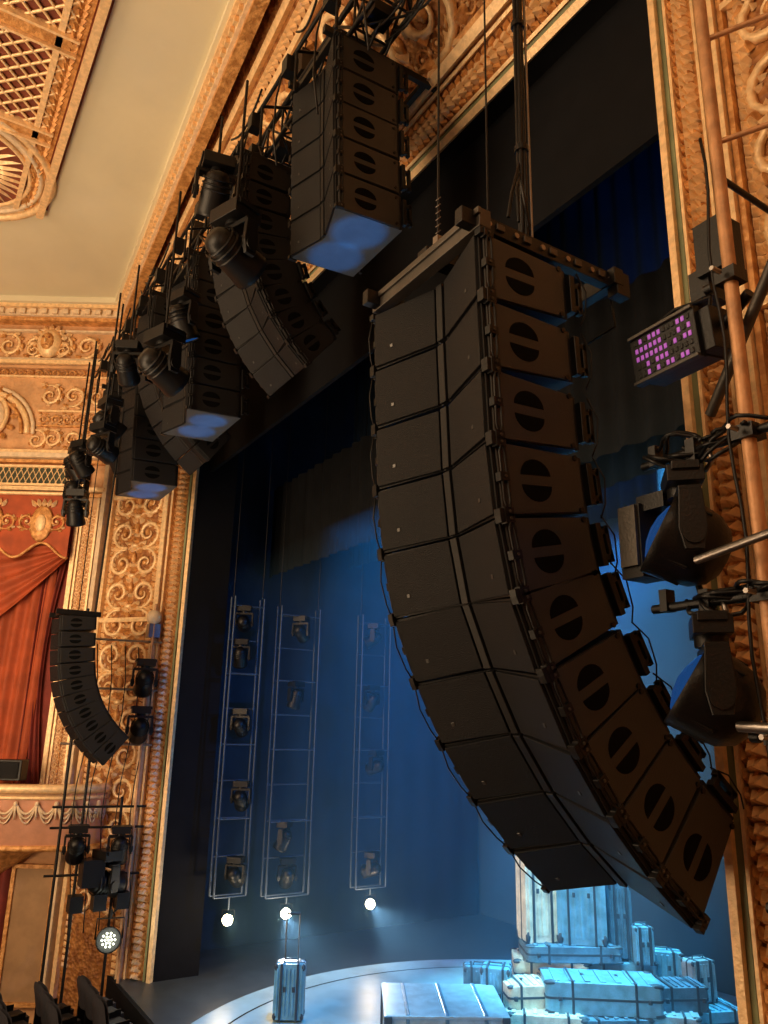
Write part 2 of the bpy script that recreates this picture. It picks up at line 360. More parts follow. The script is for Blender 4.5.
B.poly([ (lambda p:(p[0],p[2]))(boxfront(k/30,0)) for k in range(31)]+[(BC-BH,0),(BC+BH,0)],-3.55,-3.45,TAN,M=Mx(((1,0,0,0),(0,0,-1,0),(0,1,0,0),(0,0,0,1))))
B.lathe([(0,-.7),(.25,-.62),(.5,-.45),(.9,-.2),(1.5,0)],GOLD,T(BC,2.42,.15)@Rx(-90)@Mx.Diagonal((1,.5,1,1)),24)
B.obj('balcony_box')
B=MB(Mw); B.box((-1.1,3.98,1.0),(.9,.42,.35),BLACK); B.box((-1.1,3.98,1.19),(.8,.34,.02),GRILLE); B.obj('monitor_speaker',.01)
B=MB(Mw)
B.box((-.5,.6,.05),(.85,2.7,.1),TAN); 
for x in(-.06,-.95): B.box((x,.6,.08),(.08,2.9,.14),GOLD)
for z in(-.7,1.95): B.box((-.5,z,.08),(.9,.08,.14),GOLD)
B.obj('wainscot_panel')
B=MB(Mw)
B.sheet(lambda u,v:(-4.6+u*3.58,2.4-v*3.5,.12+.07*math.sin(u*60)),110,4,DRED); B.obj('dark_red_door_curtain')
# ---------- ceiling coffer
B=MB(frame((0,0,CZ),(1,0,0),(0,-1,0)))
B.box((-9.2,6.6,.02),(13.6,4.8,.04),MAROON)
for y,w,d,mt in((4.25,.14,.16,GOLDH),(4.42,.3,.07,GOLD),(4.74,.1,.12,GOLDH),(8.8,.2,.14,GOLDH)):
    B.box((-9.7,y+w/2,d/2),(13.0,w,d),mt)
leafband(B,T(0,0,.07),-16,-3.4,4.57,.2,.15,GOLD)
for x in(-13.6,-11.2,-8.8,-6.4,-4.0):
    B.box((x,6.6,.06),(.28,4.2,.12),GOLD); B.box((x-.17,6.6,.09),(.05,4.2,.18),GOLDH);B.box((x+.17,6.6,.09),(.05,4.2,.18),GOLDH)
B.box((-8.8,6.6,.06),(9.6,.2,.12),GOLD)
c=-13.4-4
while c<0:
    for sg in(-1,1):
        a0=c-2*sg; dx=4*sg
        ts=sorted([(-13.5-a0)/dx,(-4.0-a0)/dx]); t0=max(0,ts[0]); t1=min(1,ts[1])
        if t1>t0+.02: B.cyl((a0+dx*t0,4.6+4*t0,.07),(a0+dx*t1,4.6+4*t1,.07),.028,GOLDH,4)
    c+=.30
cx,cy=-15.3,6.0
for r,w,mt in((1.75,.09,GOLDH),(1.55,.06,CREAM),(1.35,.05,GOLDH),(.55,.06,GOLDH),(.3,.05,GOLD)):
    B.tube([(cx+r*math.cos(2*pi*k/48),cy+r*math.sin(2*pi*k/48),.07) for k in range(48)],w,mt,6,True)
B.lathe([(0,.05),(1.8,.05),(1.8,.0)],CREAM,T(cx,cy,0),48,False)
B.lathe([(0,.07),(1.3,.07)],MAROON,T(cx,cy,0),48,False)
for k in range(36):
    a=2*pi*k/36; leaf(B,T(0,0,.07),cx+.6*math.cos(a),cy+.6*math.sin(a),a,.7,.045,GOLDH,.9)
for k in range(12):
    a=2*pi*k/12; leaf(B,T(0,0,.07),cx,cy,a,.5,.08,GOLDH,.9)
B.ball((cx,cy,.08),.15,GOLDH)
B.obj('ceiling_coffer_lattice')

# ================= STAGE =================
solidwall('stage_floor',[(-24,-.6,0),(4,-.6,0),(4,14,0),(-24,14,0)],DECK,.4,(0,0,-1))
B=MB(); B.box((-10,-.65,-.6),(28,.06,1.2),BPAINT); B.obj('stage_apron_face')
B=MB(); B.lathe([(0,.15),(5.8,.15),(5.85,.13),(5.85,0)],DISC,T(-9.9,3.7,0),96,False); B.lathe([(5.2,.153),(5.24,.153)],BPAINT,T(-9.9,3.7,0),96,False); B.obj('stage_turntable')
B=MB(); B.box(((PX0+PX1)/2,.3,(10.85+12.95)/2),(PX1-PX0,.08,2.1),BPAINT); B.obj('proscenium_header')
def drape(name,p0,p1,z0,z1,amp,lam,mt):
    B=MB(); p0=V(p0);p1=V(p1); L=(p1-p0).length; d=(p1-p0).normalized(); n=V((-d.y,d.x)); N=int(L/lam*8)
    def f(u,v):
        x=p0+d*(L*u); k=amp*(math.sin(u*L/lam*2*pi)+.4*math.sin(u*L/lam*2.7+1.3)); x=x+n*k
        return (x.x,x.y,z1+(z0-z1)*v)
    B.sheet(f,N,3,mt); return B.obj(name)
drape('border_curtain',(-18.7,2.6),(-2.9,2.6),8.78,11.2,.05,.45,BDRAPE)
drape('border_curtain',(-18.7,5.0),(-2.9,5.0),9.3,16.8,.05,.45,NAVY)
drape('border_curtain',(-18.7,7.3),(-2.9,7.3),9.5,13.5,.05,.45,NAVY)
drape('wing_drape',(-18.9,.95),(-18.9,9.7),0,16.8,.025,.8,NAVY)
drape('wing_drape',(-2.6,1.2),(-2.6,9.7),0,16.8,.07,.5,BDRAPE)
B=MB(); B.box((-10.7,9.85,6.3),(17,.1,12.6),DROP); B.obj('scenic_backdrop')
B=MB(); B.box((-10.7,5,16.9),(17.5,10.5,.1),BPAINT); B.obj('stage_grid_ceiling')
hz=bpy.data.materials.new('theatre_haze'); hz.use_nodes=True; nt=hz.node_tree
for n_ in list(nt.nodes):
    if n_.type!='OUTPUT_MATERIAL': nt.nodes.remove(n_)
vs_=nt.nodes.new('ShaderNodeVolumeScatter'); vs_.inputs['Density'].default_value=.022; vs_.inputs['Anisotropy'].default_value=.2; vs_.inputs['Color'].default_value=(.30,.66,1,1)
out=[n_ for n_ in nt.nodes if n_.type=='OUTPUT_MATERIAL'][0]; nt.links.new(vs_.outputs[0],out.inputs['Volume'])
B=MB(); B.box((-10.8,5.3,4.4),(15.7,8.6,8.45),hz); B.obj('stage_haze')
def mover(B,M,s=1,pan=0,tilt=30,lens=LENS,body=BLACK,rnd=False):
    X=M@Mx.Scale(s,4)@Rz(pan); yw=.27 if rnd else .225
    B.box((0,0,-.07),(.36,.30 if not rnd else .2,.14 if not rnd else .10),body,X); B.box((0,0,-.03),(.40,.24 if not rnd else .15,.05),body,X); B.cyl((0,0,-.12),(0,0,-.18),.09,body,14,M=X)
    B.box((0,0,-.20),(yw*2+.01,.12,.05),body,X)
    for sg in(-1,1):
        B.poly([(-.06,-.2),(.06,-.2),(.075,-.42),(.05,-.54),(-.05,-.54),(-.075,-.42)],-.02,.02,body,X@T(sg*yw,0,0)@Mx(((0,0,1,0),(1,0,0,0),(0,1,0,0),(0,0,0,1))))
        B.cyl((sg*.19,0,-.45),(sg*(yw+.035),0,-.45),.06,body,14,M=X)
    H=X@T(0,0,-.45)@Rx(tilt)
    if rnd:
        B.lathe([(0,.23),(.09,.22),(.165,.18),(.22,.10),(.24,.0),(.245,-.08),(.25,-.12),(.25,-.17),(.225,-.17),(.215,-.14)],body,H,36)
        B.lathe([(0,-.22),(.08,-.21),(.16,-.18),(.215,-.13)],lens,H,36)
        for k in range(8): B.box((0,0,0),(.03,.02,.14),body,H@Rz(k*45)@T(.228,0,-.02))
    else:
        B.lathe([(0,.26),(.09,.25),(.13,.20),(.15,.10),(.165,.0),(.17,-.12),(.185,-.20),(.185,-.25),(.16,-.25),(.155,-.23)],body,H,24)
        B.lathe([(0,-.20),(.10,-.21),(.157,-.235)],lens,H,24)
        for z in(.16,.10,.04): B.lathe([(.16,z+.012),(.175,z),(.16,z-.012)],body,H,24)
def par(B,M,s=1,tilt=60,lens=LENS,led=False):
    X=M@Mx.Scale(s,4); B.tube([(-.17,0,-.25),(-.17,0,0),(.17,0,0),(.17,0,-.25)],.012,BLACK,5,M=X); B.cyl((0,0,0),(0,0,.1),.02,BLACK,8,M=X)
    H=X@T(0,0,-.25)@Rx(tilt)
    B.lathe([(0,.2),(.08,.19),(.12,.12),(.15,0),(.16,-.12),(.145,-.12)],BLACK,H,20)
    if led:
        B.lathe([(0,-.09),(.145,-.10)],BLACK,H,20)
        for rr,nn in((0,1),(.042,6),(.082,10)):
            for k in range(nn): a=2*pi*k/nn; B.ball((rr*math.cos(a),rr*math.sin(a),-.11),(.015,.015,.010),lens,H,6,4)
    else: B.lathe([(0,-.10),(.145,-.115)],lens,H,20)
def plight(n,loc,e,col,r):
    l=bpy.data.lights.new(n,'POINT'); l.energy=e; l.color=col; l.shadow_soft_size=r
    o=bpy.data.objects.new(n,l); bpy.context.scene.collection.objects.link(o); o.location=loc
def look(o,tgt): o.rotation_euler=(V(tgt)-o.location).to_track_quat('-Z','Y').to_euler()
def area(n,loc,tgt,size,e,col,sy=None):
    l=bpy.data.lights.new(n,'AREA'); l.energy=e; l.color=col; l.size=size
    if sy: l.shape='RECTANGLE'; l.size_y=sy
    o=bpy.data.objects.new(n,l); bpy.context.scene.collection.objects.link(o); o.location=loc; look(o,tgt); return o
def spot(n,loc,tgt,e,col,ang=40,bl=.5,r=.15):
    l=bpy.data.lights.new(n,'SPOT'); l.energy=e; l.color=col; l.spot_size=math.radians(ang); l.spot_blend=bl; l.shadow_soft_size=r
    o=bpy.data.objects.new(n,l); bpy.context.scene.collection.objects.link(o); o.location=loc; look(o,tgt); return o
def ladder(x,y,w,z0,z1,seed,lz):
    B=MB(T(x,y,0)); random.seed(seed)
    for dx in(-.12,.12):
        for sg in(-1,1): B.cyl((dx,sg*w/2,z0),(dx,sg*w/2,z1+.2),.024,LADM,8)
        k=z0
        while k<=z1+.01: B.cyl((dx,-w/2,k),(dx,w/2,k),.018,LADM,6); k+=.75 if dx<0 else 1.5
    k=z0+.75
    while k<z1+.1:
        if random.random()<.85:
            mover(B,T(.05,random.uniform(-.12,.12),k)@Rz(90),.85,random.uniform(-60,60),random.uniform(10,80),LENS,BLACK)
        k+=1.5 if random.random()<.5 else .75
    for sg in(-1,1): B.cyl((0,sg*w/2,z1+.2),(0,sg*w/2,13.4),.012,BLACK,5)
    B.cyl((.1,0,z0),(.1,0,lz),.02,LADM,6)
    par(B,T(.1,0,lz)@Rz(-116),.72,97,LAMPW)
    plight('lamp_glow',(x+.5,y-.18,lz-.15),45,(1,.78,.5),.05)
    spot('ladder_lamp_beam',(x+.42,y-.15,lz-.15),(x+6,y-2.0,lz-.3),1500,(.80,.90,1),28,.8,.05)
    return B.obj('lighting_ladder')
ladder(-16.5,2.50,1.0,1.5,7.5,3,1.35); ladder(-16.5,4.59,.8,1.5,7.5,5,1.35); ladder(-16.5,1.2,.7,1.6,7.6,8,1.35)
def suitcase(M,w,h,d,mt,handle=0,ribs=7,name='suitcase'):
    B=MB(M); r=min(w,h)*.1; pts=[]
    for cx,cy,a0 in((w/2-r,h-r,0),(-w/2+r,h-r,90),(-w/2+r,r,180),(w/2-r,r,270)):
        for k in range(5): a=math.radians(a0+k*22.5); pts.append((cx+r*math.cos(a),cy+r*math.sin(a)))
    X=Mx(((1,0,0,0),(0,0,-1,0),(0,1,0,0),(0,0,0,1)))
    B.poly(pts,-d/2,d/2,mt,X)
    B.poly([(p[0]*1.015,(p[1]-h/2)*1.015+h/2) for p in pts],-.018,.018,TRIMM,X)
    for k in range(ribs):
        x=-w/2*.8+w*.8*k/(ribs-1)
        for sg in(-1,1): B.box((x,sg*(d/2+.008),h/2),(w*.05,.026,h*.84),mt)
    for sx in(-1,1):
        for sz in(.06,.94):
            for sg in(-1,1): B.ball((sx*w*.45,sg*d*.46,h*sz),(w*.07,d*.1,h*.07),TRIMM,n=8,m=5)
        B.box((sx*w*.27,0,h/2),(.04,d+.055,h*1.03),TRIMM)
    B.tube([(-.12,0,h),(-.11,0,h+.05),(.11,0,h+.05),(.12,0,h)],.014,TRIMM,6)
    B.box((w*.15,-d/2-.02,h*.55),(.05,.02,.08),TRIMM); B.box((-w*.15,-d/2-.02,h*.55),(.05,.02,.08),TRIMM)
    for sx in(-1,1): B.cyl((sx*w*.38,-.03,-.03),(sx*w*.38,.03,-.03),.035,TRIMM,10)
    if handle:
        for sx in(-1,1): B.cyl((sx*w*.22,d*.3,h),(sx*w*.22,d*.3,h+handle),.014,STEEL,6)
        B.cyl((-w*.24,d*.3,h+handle),(w*.24,d*.3,h+handle),.022,TRIMM,8)
    return B.obj(name,.012)
PM=T(-11.0,5.95,.15)@Rz(58.3)
def lay(a,b,z,w,dep,t,m,yaw=0):
    return suitcase(PM@T(a,b,z+t/2)@Rz(yaw)@Rx(-90)@T(0,0,-dep/2),w,dep,t,SC[m])
def side(a,b,z,w,h,d,m,yaw=0): return suitcase(PM@T(a,b,z+.02)@Rz(yaw),w,h,d,SC[m])
lay(-1.0,-.7,0,1.3,.9,.42,2,-8); lay(.05,-.8,0,1.2,.8,.40,3,5); lay(1.0,-.6,0,1.1,.85,.42,1,-12); lay(1.95,-.2,0,.9,.7,.36,0,14)
lay(-.9,.25,0,1.4,.9,.5,3,3); lay(.3,.3,0,1.3,.9,.52,0,-4); lay(1.4,.5,0,1.2,.8,.45,3,9)
lay(-.05,-.65,.42,1.9,.8,.46,0,-4); lay(-1.2,-.5,.42,.95,.65,.34,2,8); lay(1.3,-.5,.42,.85,.6,.36,3,6)
lay(-.7,.3,.52,1.3,.85,.42,2,-6); lay(.5,.35,.52,1.3,.85,.42,0,4); lay(-.35,.2,.96,1.7,.8,.25,3,2)
side(-.90,.2,1.2,.66,1.55,.4,2,16); side(-.14,.1,1.2,.86,1.48,.42,0,-8); side(.55,.25,.98,.40,1.25,.5,3,4); side(.9,.0,.92,.35,.6,.3,0,10)
lay(-.45,.2,2.76,.62,.45,.24,3,10); side(-.5,.2,3.02,.46,.40,.2,2,-12); side(1.35,.35,.5,.75,.55,.3,0,-10); side(1.85,-.1,.38,.5,.65,.28,1,20)
side(-1.75,-.3,0,.5,.9,.4,0,-14); side(-1.95,.3,0,.6,.75,.3,3,-4)
suitcase(T(-13.6,1.3,.19)@Rz(58.3),.52,.85,.3,SC[0],handle=.75)
B=MB(T(-11.4,2.95,.15)@Rz(60))
B.box((0,0,.33),(1.85,1.5,.62),SC[1]); B.box((0,0,.645),(1.92,1.57,.05),SC[1])
for x in(-.6,0,.6):
    B.box((x,0,.34),(.06,1.53,.64),SC[3]); B.box((x,0,.675),(.06,1.55,.02),SC[3])
for x in(-.9,.9):
    for y in(-.74,.74): B.box((x,y,.33),(.12,.12,.66),TRIMM)
B.obj('travel_trunk',.01)

# ================= LINE ARRAYS =================
SIDE_R=Mx(((0,0,1,0),(1,0,0,0),(0,1,0,0),(0,0,0,1)))
def halfdisc(B,X,cx,cy,rx,ry,up,z0,z1,mt,n=12):
    pts=[(cx+rx*math.cos(pi*k/n),cy+up*ry*math.sin(pi*k/n)) for k in range(n+1)]
    if up<0: pts=pts[::-1]
    B.poly(pts,z0,z1,mt,X)
def la_box(B,M,W,H,D,Hr,pl,det=True,under=None):
    w=W/2; nd=.14*W; k=(H-Hr)/2/D; g=.007
    foot=[(-w,0),(-.05,nd),(.05,nd),(w,0),(w,D),(-w,D)]
    n=6; vs=[(x,y,-g-k*y) for x,y in foot]+[(x,y,-H+g+k*y) for x,y in foot]
    B.add(vs,[list(range(n))]+[((i+1)%n,i,n+i,n+(i+1)%n) for i in range(n)],CAB,False,M)
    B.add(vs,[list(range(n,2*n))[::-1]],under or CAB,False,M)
    for a,b in(((.05,nd),(w,0)),((-w,0),(-.05,nd))):
        dx,dy=b[0]-a[0],b[1]-a[1]; L=math.hypot(dx,dy)
        F=M@frame(((a[0]+b[0])/2,(a[1]+b[1])/2,-H/2),(dx,dy,0),(0,0,1))
        B.box((0,0,.008),(L*.94,H*.91,.035),GRILLE,F)
        if det:
            B.box((L*.2 if b[0]>0 else -L*.2,-H*.2,.028),(.03,.03,.008),LOGO,F)
    B.box((0,nd-.01,-H/2),(.07,.05,H*.92),CAB,M)
    for sg in(1,-1):
        X=M@T(sg*w,0,0)@(SIDE_R if sg>0 else SIDE_R@Mx.Diagonal((1,1,-1,1)))
        m=.014
        pts=[(.03,-m-k*.03),(.03,-H+m+k*.03),(D*.95,-H+m+k*D*.95),(D*.95,-m-k*D*.95)]
        B.poly(pts,0,.018,pl,X)
        cy=-H/2; cx=D*.43; rx=.165*D; ry=.22*H; gp=.065*H
        halfdisc(B,X,cx,cy+gp,rx,ry,1,.012,.021,RECESS_SHADE); halfdisc(B,X,cx,cy-gp,rx,ry,-1,.012,.021,RECESS_SHADE)
        if det:
            zt,zb=-.10*H,-.90*H; y0=.03;y1=.075
            B.tube([(y0,zt*1.8,.045),(y0+.01,zt,.05),(y1-.01,zt,.05),(y1,zt*1.8,.045),(y1,zb+.1*H,.045),(y1-.01,zb,.05),(y0+.01,zb,.05),(y0,zb+.1*H,.045)],.010,BLACK,6,True,M=X)
            for z in(-.05*H,-.5*H,-.95*H): B.box((.05,z,.03),(.08,.06,.05),BLACK,X); B.cyl((.05,z,.04),(.05,z,.065),.010,GREYM,8,M=X)
            B.box((.0,-.04*H,.02),(.05,.05,.06),BLACK,X); B.box((.0,-.96*H,.02),(.05,.05,.06),BLACK,X)
            B.box((D+.02,-H/2,.02),(.05,Hr*.72,.06),BLACK,X); B.box((D+.07,-H/2+Hr*.22,.0),(.12,.04,.05),BLACK,X);B.box((D+.07,-H/2-Hr*.22,.0),(.12,.04,.05),BLACK,X)
            B.box((D+.12,-H/2,0),(.04,Hr*.62,.05),BLACK,X)
            for z in(-.14*H,-.86*H): B.cyl((D*.9,z,.018),(D*.9,z,.03),.02,BLACK,8,M=X)
def array(x,y,z,W,H,D,Hr,tilts,pl,det=True,bumper=True,toptruss=None,ext=0,under=None):
    B=MB(); M=T(x,y,z); prev=0; M0=M.copy()
    for i,t in enumerate(tilts):
        M=M@Rx(t-prev); prev=t
        la_box(B,M,W,H,D,Hr,pl,det,under if i==len(tilts)-1 else None)
        M=M@T(0,0,-H)
    if bumper:
        for sg in(-1,1): B.box((sg*W*.42,D*.5+ext/2,.07),(.07,D*1.25+ext,.10),BLACK,M0)
        for yy in(.05,D*.95)+((D+ext*.9,) if ext else ()): B.box((0,yy,.07),(W*.9,.08,.08),BLACK,M0)
    if toptruss:
        for sg in(-1,1):
            B.tube([M0@V((sg*W*.35,D*.5,.1)),(x+sg*W*.1,y+D*.5,toptruss)],.012,BLACK,5)
        B.box((x,y+D*.5,toptruss-.15),(.22,.2,.35),BLACK)
    return B
tl=[2,3,3,7,13,24,29,37,44,50]
AX=-4.20
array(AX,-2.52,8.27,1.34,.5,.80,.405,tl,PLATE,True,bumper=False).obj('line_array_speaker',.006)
B=MB(T(AX,-2.52,8.27))
B.box((0,.04,.10),(1.40,.10,.14),GREYM); B.box((0,-.015,.14),(1.42,.03,.05),GREYM)
for sg in(-1,1):
    B.box((sg*.62,.62,.10),(.08,1.5,.12),BLACK); 
    for y in(.1,.35,.6,.85,1.1,1.3): B.cyl((sg*.57,y,.10),(sg*.675,y,.10),.022,STEEL,8); B.box((sg*.67,y+.1,.10),(.02,.07,.05),GREYM)
B.box((0,.82,.10),(1.3,.10,.10),BLACK); B.box((0,1.33,.10),(1.45,.10,.14),BLACK); B.box((.0,.45,.10),(1.2,.07,.07),BLACK)
B.box((0,.7,.19),(.12,1.4,.10),BLACK)
for sg in(-1,1): B.box((sg*.67,1.38,.05),(.1,.14,.2),BLACK); B.tube([(sg*.6,1.36,0),(sg*.6,1.4,-.25),(sg*.1,1.38,-.3)],.012,BLACK,5)
B.box((.0,.2,.22),(.14,.2,.14),BLACK); B.box((0,.15,.33),(.06,.06,.15),STEEL); 
B.cyl((0,.15,.35),(0,.15,7.3),.011,BLACK,6)
for i in range(6): B.tube([(.0+.018*math.cos(2*pi*k/6),.15+.018*math.sin(2*pi*k/6),.45+i*.06+.02*math.sin(k)) for k in range(6)],.006,STEEL,4,True)
B.cyl((.42,.3,.2),(.42,.3,7.3),.009,BLACK,6); B.box((.42,.3,.24),(.07,.09,.12),BLACK)
for k in range(5):
    a=k*1.26; B.tube([(.53+.025*math.cos(a+j*.3),.55+.025*math.sin(a+j*.3),.12+j*.8) for j in range(9)],.018,BLACK,6)
for k in range(3): B.tube([(.53,.53,.9-.1*k),(.58+.05*k,.4,.55),(.64,.3+.1*k,.25)],.014,BLACK,5)
for z in(1.0,2.2,3.6): B.cyl((.53,.55,z),(.53,.55,z+.05),.055,BLACK,8)
B.cyl((.56,.6,.1),(.56,.6,6.6),.012,STEEL,6)
B.obj('array_flying_frame',.004)
B=MB(); M=T(AX,-2.52,8.27); prev=0
for i,t in enumerate(tl):
    M=M@Rx(t-prev); prev=t
    for sx in(.69,-.70):
        pts=[M@V((sx,-.01 if sx<0 else .9,-.05)),M@V((sx*1.04,-.025 if sx<0 else .96,-.2)),M@V((sx*1.03,-.015 if sx<0 else .94,-.38)),M@V((sx,0 if sx<0 else .9,-.48))]
        B.tube(pts,.006,BLACK,5)
    M=M@T(0,0,-.5)
B.obj('array_link_cables')
B=array(-16.65,-2.80,7.02,.9,.318,.68,.265,[4,4,6,10,16,23,30,37,43,49],PLATED,False)
B.cyl((-16.65,-2.4,7.1),(-16.65,-2.4,12.9),.012,BLACK,5); B.cyl((-16.5,-2.1,7.1),(-16.5,-2.0,13.3),.025,BLACK,5)
B.obj('line_array_speaker',.006)
TZ=13.65
def hung(*a,**k): array(*a,**k).obj('line_array_speaker',.006)
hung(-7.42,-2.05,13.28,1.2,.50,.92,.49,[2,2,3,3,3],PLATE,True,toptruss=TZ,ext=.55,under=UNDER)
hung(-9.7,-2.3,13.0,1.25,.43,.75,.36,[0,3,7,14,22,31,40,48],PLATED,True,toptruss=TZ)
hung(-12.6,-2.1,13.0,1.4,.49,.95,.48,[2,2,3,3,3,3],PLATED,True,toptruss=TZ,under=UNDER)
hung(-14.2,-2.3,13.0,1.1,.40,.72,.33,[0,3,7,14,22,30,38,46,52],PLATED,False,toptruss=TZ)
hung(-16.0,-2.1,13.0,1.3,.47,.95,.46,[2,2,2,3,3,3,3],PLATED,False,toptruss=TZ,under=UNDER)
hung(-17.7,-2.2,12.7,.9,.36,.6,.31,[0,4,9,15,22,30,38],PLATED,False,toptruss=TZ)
B=MB(); x0,x1=-19.0,-4.9; ys=(-1.75,-1.25); zs=(13.6,14.12)
for y in ys:
    for z in zs: B.cyl((x0,y,z),(x1,y,z),.035,BLACK,8)
n=int((x1-x0)/.55)
for i in range(n):
    xa=x0+i*.55; xb=xa+.55
    for y in ys: B.cyl((xa,y,zs[i%2]),(xb,y,zs[1-i%2]),.02,BLACK,6); B.cyl((xa,y,zs[0]),(xa,y,zs[1]),.02,BLACK,6)
    for z in zs: B.cyl((xa,ys[i%2],z),(xb,ys[1-i%2],z),.018,BLACK,6); B.cyl((xa,ys[0],z),(xa,ys[1],z),.018,BLACK,6)
for x in(-5.2,-8.5,-11,-13.3,-15,-17,-18.8):
    B.cyl((x,-1.7,14.1),(x,-1.7,15.2),.02,BLACK,6); B.box((x,-1.7,14.4),(.22,.2,.4),BLACK)
B.cyl((x0,-2.3,13.35),(x1,-2.3,13.35),.028,BLACK,8)
for x in [x0+.6+i*1.1 for i in range(13)]:
    B.cyl((x,-2.3,13.35),(x,-1.75,13.6),.022,BLACK,6); B.cyl((x,-2.3,13.35),(x,-2.3,12.7),.022,BLACK,6)
random.seed(5)
for i in range(70):
    x=random.uniform(x0,x1-1); L=random.uniform(.5,1.4); y=random.choice((-1.8,-2.33,-1.3,-1.5)); s=random.uniform(.05,.34)
    B.tube([(x+L*k/8,y-.03,13.55-s*math.sin(pi*k/8)) for k in range(9)],.016,BLACK,5)
for i in range(3): B.tube([(x0+(x1-x0)*k/60,-1.7,14.16+.03*math.sin(k*1.3+i)+.03*i) for k in range(61)],.024,BLACK,5)
for x in [x0+.9+i*.95 for i in range(15)]: B.box((x,-1.5,13.75),(.28,.3,.16),BLACK)
for i in range(12):
    x=x0+.8+i*1.15; B.tube([(x,-2.3,13.35),(x+.05,-2.38,12.9),(x-.04,-2.35,12.4),(x+.03,-2.3,11.9-.1*(i%3))],.014,BLACK,5)
    B.box((x+.3,-2.32,13.2),(.16,.16,.24),BLACK)
B.obj('lighting_truss')
def hmover(x,y,z,s,pan,tilt,top=13.35):
    B=MB(); mover(B,T(x,y,z),s,pan,tilt); B.cyl((x,y,z),(x,y,top),.022,BLACK,6); B.obj('moving_head_light',.004)
hmover(-8.2,-2.65,11.3,1.4,20,75); hmover(-10.9,-2.7,10.8,1.4,20,70); hmover(-11.5,-2.3,11.9,1.2,20,30); hmover(-18.2,-2.6,11.2,1.2,0,40); hmover(-18.3,-2.5,10.6,1.2,40,40); hmover(-13.4,-2.7,11.7,1.1,60,60)
hmover(-9.0,-2.7,12.6,1.2,80,40); hmover(-15.0,-2.6,11.2,1.2,10,60); hmover(-14.6,-2.75,10.5,1.1,30,80); hmover(-17.0,-2.7,10.9,1.1,30,50); hmover(-17.4,-2.6,9.9,1.1,60,30)

# ================= LEFT BOOM =================
B=MB()
for (x,y,z0,z1) in((-17.45,-.62,-1.2,7.6),(-17.8,-2.0,-1.2,7.4),(-17.75,-1.6,-1.2,4.6)):
    B.cyl((x,y,z0),(x,y,z1),.03,POLE if y>-1 else BLACK,8)
for z in(6.75,5.7,4.55,3.3,2.9,2.0): B.cyl((-17.45,-.4,z),(-17.85,-2.2,z),.025,STEEL if z>4 else BLACK,8)
B.cyl((-17.5,-.9,-1.2),(-17.5,-.9,3.5),.03,BLACK,8); B.cyl((-17.0,-1.3,-1.1),(-18.0,-1.3,-1.1),.05,BLACK,8)
B.cyl((-17.0,-.8,-1.15),(-17.0,-1.8,-1.15),.05,BLACK,8)
for (y,z,s,t) in((-.75,6.35,1.1,50),(-.75,5.35,1.1,60),(-.9,2.95,1.0,30),(-1.75,3.0,1,45)):
    mover(B,T(-17.3,y,z),s,80,t)
mover(B,T(-17.35,-1.1,2.5),1.4,20,80)
B.box((-17.3,-1.4,2.1),(.42,.42,.5),BLACK)
B.box((-17.55,-.6,7.0),(.25,.25,.3),STEEL); B.ball((-17.5,-.62,7.3),.17,CREAM,n=12,m=8)
par(B,T(-17.2,-.95,1.25)@Rz(-105),1.5,97,LAMPG,True)
B.cyl((-17.2,-.95,1.3),(-17.45,-.62,1.5),.02,BLACK,6)
for k in range(5): B.tube([(-17.45+.04*k,-.62-.3*k+.1*math.sin(j),6.6-j*.7) for j in range(9)],.012,BLACK,5)
for i in range(3): B.box((-17.3,-.75-.45*i,1.55),(.3,.25,.3),BLACK)
B.obj('lighting_boom')
plight('lamp_glow',(-16.7,-1.08,.9),12,(.95,1,.8),.1)

# ================= RIGHT BOOM =================
B=MB()
B.cyl((-2.33,-1.6,-1.2),(-2.33,-1.6,14.2),.040,POLE,16)
for z in(9.35,8.55): B.cyl((-2.33,-1.6,z),(-1.3,-.9,z+.15),.018,POLE,8)
for z in(6.62,5.72): B.cyl((-3.05,-1.6,z),(-1.6,-1.6,z),.028,BLACK,10)
B.cyl((-2.5,-1.7,5.05),(-1.6,-1.6,5.0),.028,STEEL,10)
B.cyl((-2.62,-1.75,5.93),(-1.8,-1.85,6.02),.024,STEEL,12)
B.cyl((-2.75,-1.3,6.95),(-1.8,-1.75,7.75),.035,GREYM,10)
B.cyl((-2.38,-.1,8.3),(-2.33,-1.6,8.3),.02,BLACK,8); B.cyl((-2.38,-.1,4.2),(-2.33,-1.6,4.2),.03,BLACK,8)
for z in(7.6,6.62,5.72,5.0,4.2):
    B.box((-2.33,-1.6,z),(.13,.13,.08),BLACK); B.cyl((-2.45,-1.6,z),(-2.5,-1.6,z),.03,BLACK,8); B.cyl((-2.33,-1.7,z),(-2.33,-1.78,z),.015,STEEL,6)
random.seed(11)
for i in range(16):
    z=6.62 if i<9 else 5.72; xa=random.uniform(-3.0,-2.4); xb=xa+random.uniform(.2,.6); s=random.uniform(-.10,.16)
    B.tube([(xa+(xb-xa)*k/8,-1.64+.05*math.sin(k+i),z+.03-s*math.sin(pi*k/8)) for k in range(9)],.013,BLACK,5)
B.tube([(-2.39+.02*math.sin(k*1.1),-1.66,8.6-.2*k) for k in range(22)],.010,BLACK,5)
B.tube([(-2.8+.02*math.sin(k*2),-1.5,6.6-.12*k) for k in range(9)],.02,BLACK,6)
for z in(6.62,5.72):
    B.box((-2.95,-1.6,z+.04),(.05,.08,.13),BLACK); B.box((-2.68,-1.6,z),(.06,.08,.14),BLACK)
    B.tube([(-2.6,-1.6,z+.05),(-2.55,-1.62,z-.1),(-2.62,-1.6,z-.14)],.016,STEEL,6)
